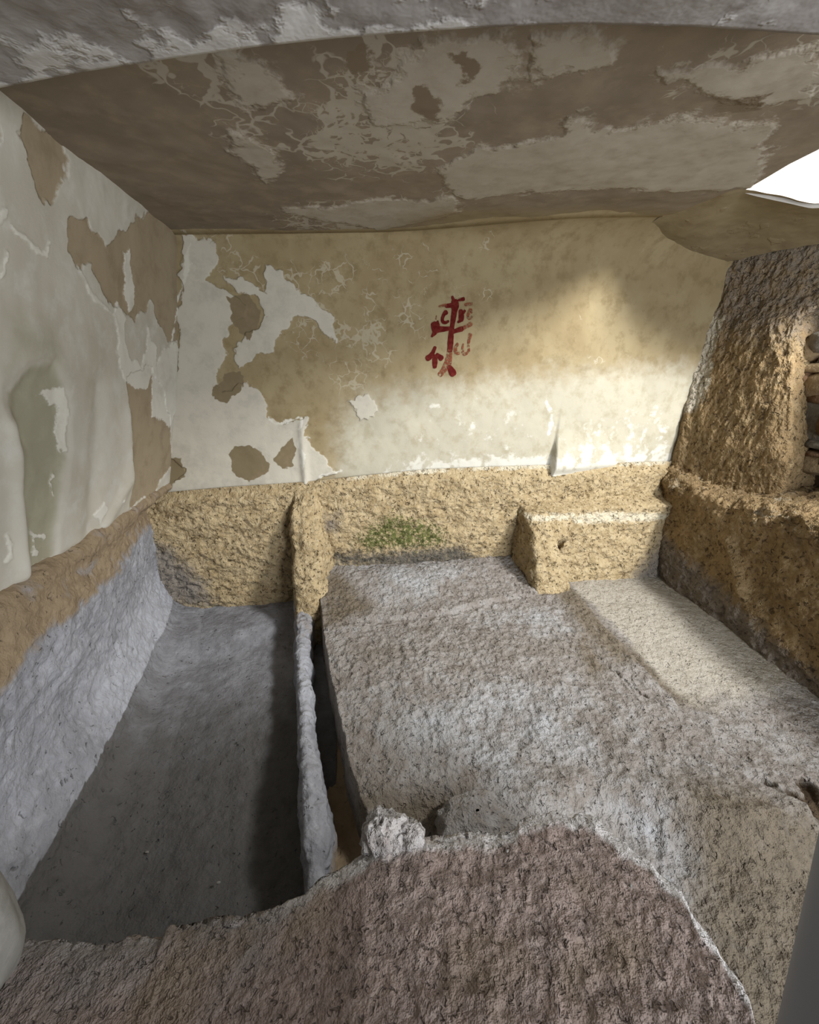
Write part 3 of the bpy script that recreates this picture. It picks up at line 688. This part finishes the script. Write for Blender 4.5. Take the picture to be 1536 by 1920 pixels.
# ---- right wall ----------------------------------------------------------------------------
def build_right():
    # upper oblique face from the back corner to the edge of the rubble recess
    zs = np.linspace(.55, 2.12, 300); m = 330; P = np.zeros((len(zs), m, 3)); A = np.zeros((len(zs), m))
    for i, z in enumerate(zs):
        c = (np.interp(z, [.55, .71, 1.0, 1.5, 1.95, 2.12], [2.20, 2.225, 2.25, 2.315, 2.335, 2.34]), np.interp(z, [.55, .71, 1.0, 1.4, 1.95], [2.40, 2.43, 2.47, 2.53, 2.56]))
        e = (np.interp(z, [.55, .85, 1.45, 1.6, 1.72, 2.12], [2.37, 2.39, 2.415, 2.44, 2.56, 2.70]), np.interp(z, [.55, .85, 1.45, 1.60, 1.72, 2.12], [1.88, 1.90, 2.08, 2.13, 2.05, 2.00]))
        top = z > 1.66
        ctrl = np.array([(c[0]+.05, 2.68), (c[0]-.01, c[1]+.04), (c[0]+.015, c[1]), ((c[0]+e[0])/2-.01, (c[1]+e[1])/2), (e[0]-.03, e[1]+.06), (e[0], e[1]), (e[0]+.02, e[1]+.02 if not top else e[1]), (e[0]+.34, e[1]+.10 if not top else e[1])])
        seg = np.concatenate([[0], np.cumsum(np.hypot(*np.diff(ctrl, axis=0).T))]); s = np.linspace(0, seg[-1], m)
        P[i] = np.stack([np.interp(s, seg, ctrl[:, 0]), np.interp(s, seg, ctrl[:, 1]), np.full(m, z)], -1); A[i] = s/seg[-1]
    N = toward(normals(P), (-1, -1, 0))
    P = P+N*(.014*fbm(P, .35, 3, 180)+.013*fbm(P*np.array([1, 1, .6]), .06, 4, 183)+.009*ridged(P*np.array([1, 1, .6]), .040, 3, 187))[..., None]
    # plaster still clinging to the corner
    pl = sm(1.05, 1.25, P[..., 2])*sm(.2, .1, A)
    return grid('wall_right', P, M_rockr, masks=dict(grey=.25+.3*sm(1.3, 1.7, P[..., 2]), white=np.maximum(.25*sm(.8, 1.4, P[..., 2]), sm(1.0, 1.15, P[..., 2])*sm(1.75, 1.55, P[..., 2])*sm(.26, .20, A+.06*fbm(P, .12, 3, 188)))), face=(-1, -1, 0))
wall_right = build_right(); tag(wall_right, 'rough brown rock wall on the right, dappled by window light', kind='structure')

def build_right_base():
    ys = np.linspace(.2, 2.52, 420); m = 260; P = np.zeros((len(ys), m, 3))
    for i, y in enumerate(ys):
        x0 = np.interp(y, [.2, .9, 1.25, 2.16, 2.5], [2.05, 2.07, 2.09, 2.10, 2.16]); lt = np.interp(y, [.2, 1.4, 1.7, 1.95, 2.2, 2.5], [.70, .69, .66, .60, .62, .68])
        rec = np.interp(y, [.2, 1.85, 2.1, 2.5], [.48, .44, .26, .10])
        ctrl = np.array([(x0+.02, -.30), (x0-.005, .0), (x0-.0, .22), (x0+.03, .45), (x0+.02, lt-.07), (x0+.06, lt-.01), (x0+.14, lt+.012), (x0+rec+.04, lt+.03), (x0+rec+.25, lt+.06)])
        seg = np.concatenate([[0], np.cumsum(np.hypot(*np.diff(ctrl, axis=0).T))]); s = np.linspace(0, seg[-1], m)
        P[i] = np.stack([np.interp(s, seg, ctrl[:, 0]), np.full(m, y), np.interp(s, seg, ctrl[:, 1])], -1)
    N = toward(normals(P), (-1, 0, .3))
    rel = .034*fbm(P, .38, 3, 190)+.020*fbm(P, .09, 4, 194)+.008*ridged(P*np.array([1, 1, 1.3]), .05, 3, 198)
    # scooped hollow and the rib beside it
    hol = sd_line(P[..., 1], P[..., 2], [(p[1], p[2]) for p in (atx(x, y, 2.1) for x, y in [(1440, 1120), (1480, 1180), (1520, 1220)])])
    rel = rel-.035*np.exp(-(hol/.09)**2)
    rib = sd_line(P[..., 1], P[..., 2], [(p[1], p[2]) for p in (atx(x, y, 2.1) for x, y in [(1362, 1010), (1378, 1060), (1392, 1110)])])
    rel = rel+.03*np.exp(-(rib/.03)**2)
    lip = sm(.52, .62, P[..., 2])*sm(.74, .66, P[..., 2])
    rel = rel+lip*.020*ridged(P, .07, 3, 201)
    P = P+N*rel[..., None]
    g = .8*sm(.30, .05, P[..., 2]-.25*(P[..., 1]-1.9))
    return grid('rock_base', P, M_rockr, wall_right, dict(grey=g, white=.25*lip+.2*sm(.1, .5, fbm(P, .12, 3, 205))), face=(-1, 0, .2))
tag(build_right_base(), 'rough brown rock base with a ledge along its top')

# rubble filling of the recess beside the edge of the rock wall
rub = empty('rubble_wall', (2.66, 1.6, .72), 'dark rubble stone filling in the recess at the right edge', 'rubble wall')
def build_rubble():
    ys = np.linspace(.3, 2.25, 60); zs = np.linspace(.6, 1.9, 50); Y, Z = np.meshgrid(ys, zs, indexing='ij')
    P = np.stack([2.70+.02*fbm(np.stack([Y, Z, Y*0], -1), .2, 3, 210), Y, Z], -1)
    grid('mortar', P, M_mortar, rub, face=(-1, 0, 0))
    def stone_mesh(name, c, r, seed, mat):
        n, m = 16, 24
        th = np.linspace(.02, math.pi-.02, n); ph = np.linspace(0, 2*math.pi, m, endpoint=False)
        T, Ph = np.meshgrid(th, ph, indexing='ij')
        D = np.stack([np.sin(T)*np.cos(Ph), np.sin(T)*np.sin(Ph), np.cos(T)], -1)
        k = np.sign(D)*np.abs(D)**.72                                  # blocky
        k = k/np.linalg.norm(k, axis=-1, keepdims=True)**.5
        rr = 1+.30*fbm(D*1.0+seed*3.1, .9, 3, 220+seed)
        V = np.array(c)+k*np.array(r)*rr[..., None]
        i = np.arange(n*m).reshape(n, m); j = np.roll(i, -1, 1)
        q = np.stack([i[:-1], i[1:], j[1:], j[:-1]], -1).reshape(-1, 4)
        return mesh_obj(name, V, q, mat, rub)
    rnd = random.Random(4)
    lay = [  # pixel centre, half width / height in pixels, material
        (1518, 655, 16, 20, 1), (1548, 640, 16, 18, 0), (1528, 690, 26, 8, 1), (1512, 712, 14, 18, 2), (1543, 722, 20, 20, 1), (1500, 742, 13, 16, 1), (1528, 790, 36, 36, 0), (1545, 745, 18, 12, 2),
        (1512, 828, 14, 8, 1), (1545, 834, 16, 8, 0), (1508, 846, 14, 9, 1), (1538, 852, 14, 8, 2), (1530, 870, 22, 18, 1), (1570, 790, 16, 30, 2), (1575, 860, 20, 20, 0), (1580, 700, 20, 30, 1)]
    for k, (x, y, hw, hh, mi) in enumerate(lay):
        c = atx(x, y, 2.60+.03*rnd.random()); sc = np.dot(c-CAM, FW)/F
        # the recess wall is seen at a slant: widths along y are longer than they look
        o = stone_mesh('stone', c, (.07, hw*sc*1.6, hh*sc*1.15), k+1, M_rubble[mi])
    # the rest of the wall towards the viewer, out of the picture
    z = .80
    while z < 1.7:
        h = rnd.uniform(.05, .09); y = .55
        while y < 1.42:
            ww = rnd.uniform(.06, .12); stone_mesh('stone', (2.62, y+ww, z+h), (.07, ww*1.02, h*1.02), 30+int(rnd.random()*50), M_rubble[rnd.randrange(3)]); y += 2*ww
        z += 2*h
build_rubble()

# ---- window embrasure ------------------------------------------------------------------------
win = empty('window_1', (2.5, 1.2, 1.95), 'bright white window opening high in the right wall', kind='structure')
def build_window():
    T = np.array([tuple(ceil_hit(1340, 345)), tuple(ceil_hit(1400, 355)), tuple(atx(1536, 385, 2.02)), (2.45, 1.55, 1.97), (3.3, 1.4, 1.95)])
    t = np.linspace(0, 4, 100); h = np.linspace(0, 1.3, 70)
    A = np.stack([np.interp(t, range(5), T[:, j]) for j in range(3)], -1)
    P = np.repeat(A[:, None], len(h), 1); P[..., 2] += h[None]; P[..., 1] += .03+.12*h[None]+.02*fbm(P, .25, 3, 230)
    grid('reveal', P, M_white, win, face=(0, -1, 0))
    ys = np.linspace(-.3, 2.0, 60); xs2 = np.linspace(2.66, 3.4, 40); X2, Yy = np.meshgrid(xs2, ys, indexing='ij')
    grid('window_sill', np.stack([X2, Yy, 1.84+.02*fbm(np.stack([X2, Yy, X2*0], -1), .2, 3, 233)], -1), M_white, win, face=(0, 0, 1))
build_window()

# ---- foreground sill -------------------------------------------------------------------------
def build_sill():
    base = empty('rock_sill', (0, .3, -.6), 'reddish pitted rock sill with a pale broken edge, nearest the viewer', 'sill')
    L = [(-300, 1775), (-60, 1765), (30, 1755), (90, 1758), (150, 1764), (215, 1762), (238, 1745), (305, 1752), (316, 1728), (400, 1716), (500, 1702), (540, 1680), (590, 1655), (640, 1618), (680, 1597), (700, 1580),
         (760, 1568), (790, 1558), (830, 1562), (885, 1550), (930, 1562), (960, 1548), (972, 1532), (1005, 1520), (1040, 1517), (1075, 1526), (1092, 1516), (1120, 1530), (1150, 1556), (1185, 1588), (1215, 1600), (1240, 1628), (1275, 1662), (1300, 1710), (1345, 1770), (1390, 1840), (1425, 1920), (1470, 2060), (1510, 2300)]
    zt = lambda x: np.interp(x, [-300, 30, 310, 330, 640, 700, 3000], [.19, .20, .225, .227, .28, .30, .30])
    pts = np.array([atz(x, y, float(zt(x))) for x, y in L])
    seg = np.concatenate([[0], np.cumsum(np.linalg.norm(np.diff(pts[:, :2], axis=0), axis=1))])
    n = 560; s = np.linspace(0, seg[-1], n)
    O = np.stack([np.interp(s, seg, pts[:, k]) for k in range(3)], -1)
    jag = fbm(np.stack([s, s*0, s*0], -1), .06, 4, 240)
    tan = np.gradient(O[:, :2], axis=0); tan /= np.linalg.norm(tan, axis=1, keepdims=True); nor = np.stack([-tan[:, 1], tan[:, 0]], -1)
    O[:, :2] += nor*(jag*.014)[:, None]
    inner = np.stack([np.interp(s, [0, seg[-1]], [-.75, .28]), np.full(n, -.55), np.interp(O[:, 0], [-.7, .3], [.20, .30])], -1)
    m1, m2 = 210, 60
    t = np.linspace(0, 1, m1)**.8
    top = inner[:, None]*(1-t)[None, :, None]+O[:, None]*t[None, :, None]
    dist = np.linalg.norm(top-O[:, None], axis=-1)
    down = np.linspace(0, 1, m2+1)[1:]
    side = np.repeat(O[:, None], m2, 1); side[..., 2] -= (down**1.5*.85)[None]; side[..., :2] += nor[:, None]*(-.02+.05*np.sin(np.clip(down*3, 0, 1)*math.pi/2)+.02*down)[None, :, None]
    P = np.concatenate([top, side], 1)
    N = toward(normals(P), (0, .5, 1)); 
    lipd = np.concatenate([dist, np.zeros((n, m2))], 1)
    P[..., 2] -= np.concatenate([.020*np.exp(-(dist/.02)**2), np.full((n, m2), .02)], 1)*.6
    rel = .018*fbm(P, .30, 3, 243)+.008*fbm(P, .05, 4, 246)+.004*fbm(P, .016, 2, 249)+.012*np.exp(-(lipd/.03)**2)*fbm(P, .045, 3, 252)
    lv = np.interp(P[..., 0], [-.1, .1], [.4, 1.0])
    P = P+N*(rel*np.where(lipd > 0, lv, 1))[..., None]
    nz = fbm(P, .10, 3, 255)
    pale = np.clip(1.0*np.exp(-(lipd/.05)**2)+.25*nz, 0, 1)*np.interp(P[..., 0], [-.3, .0, .6], [.65, .85, 1]); grey = .55*sm(.0, -.25, P[..., 0])*sm(.25, .0, lipd)+.1
    earth_shade = .5*sm(-.1, .3, fbm(P, .25, 3, 258))
    grid('ledge', P, M_sill, base, dict(pale=pale, grey=grey, earth_shade=earth_shade), face=(0, .3, 1))
    # jagged pale chunks standing on the edge
    for (px_, py_, zz, r, sd) in ((716, 1566, .30, (.040, .034, .052), 262), (758, 1572, .295, (.034, .030, .030), 271)):
        c = atz(px_, py_, zz); n, m = 26, 36
        th = np.linspace(.02, math.pi-.02, n); ph = np.linspace(0, 2*math.pi, m, endpoint=False); T, Ph = np.meshgrid(th, ph, indexing='ij')
        D = np.stack([np.sin(T)*np.cos(Ph), np.sin(T)*np.sin(Ph), np.cos(T)], -1)
        rr = 1+.7*fbm(D+sd, .8, 3, sd)+.30*ridged(D*np.array([1, 1, .5])+2, .40, 3, sd+3)
        V = c+D*np.array(r)*rr[..., None]
        i = np.arange(n*m).reshape(n, m); j = np.roll(i, -1, 1); q = np.stack([i[:-1], i[1:], j[1:], j[:-1]], -1).reshape(-1, 4)
        o = mesh_obj('broken_rock', V, q, M_sill, base, dict(pale=np.full(n*m, .62), grey=np.full(n*m, .4), earth_shade=np.zeros(n*m)), smooth=False); tag(o, 'jagged pale rock chunk on the edge')
build_sill()

# flat rock lying between bench and sill
def blob(name, c, r, mat, seed, parent=None, amp=.35, size=.8, block=.8, n=36, m=54, masks=None):
    th = np.linspace(.02, math.pi-.02, n); ph = np.linspace(0, 2*math.pi, m, endpoint=False); T, Ph = np.meshgrid(th, ph, indexing='ij')
    D = np.stack([np.sin(T)*np.cos(Ph), np.sin(T)*np.sin(Ph), np.cos(T)], -1)
    rr = 1+amp*fbm(D+seed*1.7, size, 4, 300+seed)
    V = np.array(c)+np.sign(D)*np.abs(D)**block*np.array(r)*rr[..., None]
    i = np.arange(n*m).reshape(n, m); j = np.roll(i, -1, 1); q = np.stack([i[:-1], i[1:], j[1:], j[:-1]], -1).reshape(-1, 4)
    mk = {k: np.full(n*m, v) for k, v in (masks or {}).items()}
    return mesh_obj(name, V, q, mat, parent, mk)
c = atz(895, 1528, -.02)
tag(blob('flat_rock', (c[0], c[1], -.06), (.13, .075, .06), M_floor, 3, masks=dict(earth_shade=.1, pale=.3, smooth=0, crack=0)), 'flat grey rock lying between the middle bench and the sill', 'rock')

# rounded jamb stone at the left edge
c = atz(-112, 1700, .45)
js = blob('jamb_stone', (c[0]-.075, c[1]-.01, .41), (.157, .11, .27), M_jamb, 9, amp=.10, size=1.0, block=.86, n=60, m=80)
tag(js, 'smooth rounded light grey stone standing on the sill at the left edge', 'stone')

# dark metal post at the right edge
def tube(name, pts, r, mat, parent=None, m=28):
    pts = np.array(pts, float); n = len(pts); d = np.gradient(pts, axis=0); d /= np.linalg.norm(d, axis=1, keepdims=True)
    a = np.cross(d, [0.3, 1, 0.1]); a /= np.linalg.norm(a, axis=1, keepdims=True); b = np.cross(d, a)
    ph = np.linspace(0, 2*math.pi, m, endpoint=False)
    r = np.broadcast_to(np.asarray(r, float), (n,))[:, None, None]
    P = pts[:, None]+r*(np.cos(ph)[None, :, None]*a[:, None]+np.sin(ph)[None, :, None]*b[:, None])
    i = np.arange(n*m).reshape(n, m); j = np.roll(i, -1, 1); q = np.stack([i[:-1], j[:-1], j[1:], i[1:]], -1).reshape(-1, 4)
    return mesh_obj(name, P, q, mat, parent)

p1 = CAM+ray(1715, 1330)*.37; p2 = CAM+ray(1592, 1920)*.35
dv = (p2-p1)/np.linalg.norm(p2-p1); p3 = p2+dv*((p2[2]+.68)/-dv[2])
post = empty('metal_post', p3, 'smooth dark grey metal post at the lower right corner', 'post')
tube('pole', np.linspace(p1-dv*.02, p3, 40), .040, M_post, post)
ca = np.linspace(0, math.pi/2, 10)
tube('end_cap', (p1-dv*.02)[None]-dv[None]*(.014*np.sin(ca))[:, None], .0415*np.cos(ca)+1e-4, M_post, post)
tube('base_flange', np.array([p3, p3-dv*.012, p3-dv*.02]), .08, M_post, post)

# ---- painted cross with letters ---------------------------------------------------------------
cr0 = aty(845, 640, YB-.02)
cross = empty('painted_cross', (cr0[0], YB-.02, cr0[2]), 'dark red cross with Greek letters painted on the back wall', 'painting')
def strokes(name, lines, mat, label=None):
    V, Qs = [], []
    for L in lines:
        pp = np.array([(770+x/9.6, 530+y/9.6, wd/9.6) for x, y, wd in L], float)
        # smooth resampling
        seg = np.concatenate([[0], np.cumsum(np.hypot(*np.diff(pp[:, :2], axis=0).T))]); n = max(10, int(seg[-1]/1.2))
        s = np.linspace(0, seg[-1], n); pp = np.stack([np.interp(s, seg, pp[:, k]) for k in range(3)], -1)
        if n > 7:
            k = np.ones(5)/5; pp = np.stack([np.convolve(np.pad(pp[:, c], 2, 'edge'), k, 'valid') for c in range(3)], -1)
        W = np.array([aty(x, y, YB-.012) for x, y, _ in pp]); sc = W[0]; ps = np.linalg.norm(aty(pp[0, 0]+1, pp[0, 1], YB)-aty(pp[0, 0], pp[0, 1], YB))
        hw = pp[:, 2]*ps*.56*(1+.12*fbm(np.stack([s, s*0+len(V), s*0], -1), 9, 2, 400))
        x, z = W[:, 0], W[:, 2]
        tx, tz = np.gradient(x), np.gradient(z); tl = np.hypot(tx, tz)+1e-9; nx, nz = -tz/tl, tx/tl
        # rounded ends
        x = np.concatenate([[x[0]-tx[0]/tl[0]*hw[0]*.8], [x[0]-tx[0]/tl[0]*hw[0]*.5], x, [x[-1]+tx[-1]/tl[-1]*hw[-1]*.5], [x[-1]+tx[-1]/tl[-1]*hw[-1]*.8]])
        z = np.concatenate([[z[0]-tz[0]/tl[0]*hw[0]*.8], [z[0]-tz[0]/tl[0]*hw[0]*.5], z, [z[-1]+tz[-1]/tl[-1]*hw[-1]*.5], [z[-1]+tz[-1]/tl[-1]*hw[-1]*.8]])
        nx = np.concatenate([[nx[0]]*2, nx, [nx[-1]]*2]); nz = np.concatenate([[nz[0]]*2, nz, [nz[-1]]*2]); hw = np.concatenate([[hw[0]*.45, hw[0]*.85], hw, [hw[-1]*.85, hw[-1]*.45]])
        a = np.linspace(-1, 1, 7)
        X = x[:, None]+nx[:, None]*hw[:, None]*a; Z = z[:, None]+nz[:, None]*hw[:, None]*a
        Y = YB-back_relief(X, Z)-.0035
        b = len(np.concatenate(V)) if V else 0
        V.append(np.stack([X, Y, Z], -1).reshape(-1, 3)); Qs.append(quads(len(x), 7)+b)
    o = mesh_obj(name, np.concatenate(V), np.concatenate(Qs), mat, cross)
    if label: tag(o, label)
strokes('cross_shaft', [[(800, 350, 120), (805, 420, 140), (800, 480, 95), (778, 620, 85), (755, 780, 70), (735, 900, 80), (725, 1050, 95), (715, 1220, 85)]], M_red, 'dark red shaft')
strokes('top_flourish', [[(755, 250, 40), (790, 340, 60)]], M_red)
strokes('top_flourish', [[(850, 320, 25), (905, 305, 45), (965, 290, 60)]], M_red)
strokes('cross_foot', [[(700, 1510, 70), (745, 1590, 110), (772, 1640, 110)]], M_red)
strokes('cross_foot', [[(712, 1230, 85), (698, 1350, 100), (680, 1450, 120), (610, 1570, 90), (540, 1655, 80)]], M_fade, 'faded lower end')
strokes('cross_arm', [[(425, 750, 110), (450, 820, 130), (440, 900, 80), (385, 970, 30)], [(470, 840, 110), (590, 835, 80), (740, 820, 55)], [(490, 690, 30), (500, 770, 60)]], M_red, 'dark red left arm')
strokes('cross_arm', [[(740, 905, 50), (830, 860, 65), (930, 830, 80)]], M_red, 'dark red right arm')
strokes('arm_end', [[(930, 825, 70), (1020, 785, 55), (1095, 740, 70)]], M_fade)
strokes('crossbar', [[(640, 420, 60), (760, 405, 75)]], M_red)
strokes('crossbar', [[(510, 430, 30), (640, 400, 45)]], M_fade)
strokes('dash', [[(990, 395, 45), (1110, 375, 55)]], M_fade)
strokes('tick', [[(470, 590, 16), (460, 660, 22)]], M_fade)
strokes('letter', [[(645, 530, 80), (605, 565, 55), (575, 640, 50), (578, 705, 55), (630, 725, 50), (690, 690, 35)]], M_red, 'letter C')
strokes('letter', [[(910, 505, 70), (922, 600, 90), (915, 670, 80)], [(985, 500, 40), (935, 565, 50)], [(905, 680, 50), (860, 710, 35)]], M_red, 'letter X')
strokes('letter', [[(1085, 490, 65), (1045, 560, 45), (1035, 625, 45), (1075, 655, 40), (1115, 605, 30)], [(1095, 480, 40), (1110, 540, 35)]], M_fade, 'letter C')
strokes('letter', [[(450, 1160, 50), (405, 1270, 60), (340, 1350, 90), (310, 1360, 90)], [(445, 1320, 80), (445, 1430, 85), (442, 1520, 65)], [(480, 1290, 50), (560, 1360, 95)]], M_red, 'letter alpha')
strokes('letter', [[(855, 1095, 45), (812, 1180, 55), (825, 1270, 50), (890, 1270, 40)], [(955, 1100, 30), (935, 1210, 40), (970, 1295, 50), (1060, 1250, 45), (1050, 1100, 35), (1080, 930, 65)]], M_fade, 'letter omega')

# ---- moss on the rock base ----------------------------------------------------------------------
def build_moss():
    rng = np.random.default_rng(5); poly = Bp([(660, 1010), (690, 975), (730, 955), (790, 965), (830, 985), (838, 1015), (790, 1025), (740, 1025), (690, 1030)])
    a = np.array(poly); N = 9000
    x = rng.uniform(a[:, 0].min()-.05, a[:, 0].max()+.05, N); z = rng.uniform(a[:, 1].min()-.04, a[:, 1].max()+.04, N)
    m = polymask(x, z, [poly], .05); nz = fbm(np.stack([x, z, x*0], -1), .05, 3, 420)
    keep = (m+1.2*nz) > .85; x, z = x[keep][:1000], z[keep][:1000]
    Z = z; Y = rock_back_y(x, Z)
    P0 = np.stack([x, Y, Z], -1); Q = P0*np.array([1, 1, 1.4])
    Y = Y-(.022*fbm(Q, .30, 3, 21)+.016*fbm(Q, .07, 4, 25)+.007*ridged(Q, .05, 3, 29))
    V, T = [], []
    for k in range(len(x)):
        c = np.array([x[k], Y[k]-.001, Z[k]]); r = rng.uniform(.002, .005)
        b = len(V); ang = rng.uniform(0, 6.28)
        for q in range(3): V.append(c+np.array([r*math.cos(ang+q*2.09), .002, r*math.sin(ang+q*2.09)]))
        V.append(c+np.array([rng.uniform(-.002, .002), -r*.8, r*.4]))
        T += [(b, b+1, b+3), (b+1, b+2, b+3), (b+2, b, b+3)]
    o = mesh_obj('moss', np.array(V), np.array(T), M_moss)
    tag(o, 'patch of green moss on the rock base below the cross', 'moss', kind='stuff')
build_moss()

# ---- small plaster chips lying about --------------------------------------------------------------
chips = [(212, 1449, -.15), (262, 1440, -.15), (258, 1536, -.15), (205, 1580, -.15), (278, 1600, -.16)]
for k, (x, y, z) in enumerate([(210, 1450, -.21), (258, 1535, -.22), (201, 1578, -.22), (276, 1599, -.22), (410, 1656, -.21), (308, 1277, -.18)]):
    p = atz(x, y, z)
    o = blob('plaster_chip', (p[0], p[1], p[2]+.003), (.006, .004, .003), M_jamb, 40+k, amp=.4, n=8, m=10)
    tag(o, 'tiny white plaster chip lying on the trough floor', 'chip', 'plaster chips in the trough')
for k, (x, y) in enumerate([(907, 1587), (951, 1597), (1182, 1662)]):
    p = atz(x, y, .30)
    o = blob('plaster_chip', (p[0], p[1], p[2]+.003), (.003, .003, .003), M_jamb, 50+k, amp=.4, n=8, m=10)
    tag(o, 'tiny white plaster chip lying on the reddish sill', 'chip', 'plaster chips on the sill')

# ---- what closes the place off outside the picture ---------------------------------------------------
def slab(name, a, b, mat=M_dark, parent=None, kind=True):
    a, b = np.array(a, float), np.array(b, float)
    V = [(x, y, z) for x in (a[0], b[0]) for y in (a[1], b[1]) for z in (a[2], b[2])]
    Q = [(0, 1, 3, 2), (4, 6, 7, 5), (0, 4, 5, 1), (2, 3, 7, 6), (0, 2, 6, 4), (1, 5, 7, 3)]
    o = mesh_obj(name, np.array(V), np.array(Q), mat, parent, smooth=False)
    if kind and parent is None: o['kind'] = 'structure'
    return o
slab('floor_entrance', (-1.8, -2.2, -.85), (2.8, 2.7, -.68))
slab('wall_front', (-1.8, -1.75, -.8), (1.15, -1.6, 2.3))
slab('wall_front', (2.35, -1.75, -.8), (2.8, -1.6, 2.3))
slab('wall_front', (1.1, -1.75, 2.0), (2.4, -1.6, 2.3))  # doorway gap in this unseen wall placed for the fill light
slab('wall_right', (2.60, -1.7, -.8), (2.75, -.35, 3.0))
slab('wall_right', (2.74, -.4, -.8), (2.9, 2.7, 1.80))
slab('wall_left', (-1.75, -1.7, -.8), (-1.55, 2.75, 2.3))
slab('wall_back', (-1.8, 2.70, -.8), (3.4, 2.85, 3.3))
slab('ceiling_rock', (-1.8, -1.8, 2.24), (1.0, 2.75, 2.5))
slab('ceiling_rock', (.95, 2.08, 2.24), (1.80, 2.75, 2.5))
slab('ceiling_rock', (1.0, -1.8, 2.12), (2.95, .24, 2.26))  # unseen slab, far edge placed to shade the sill and floor front
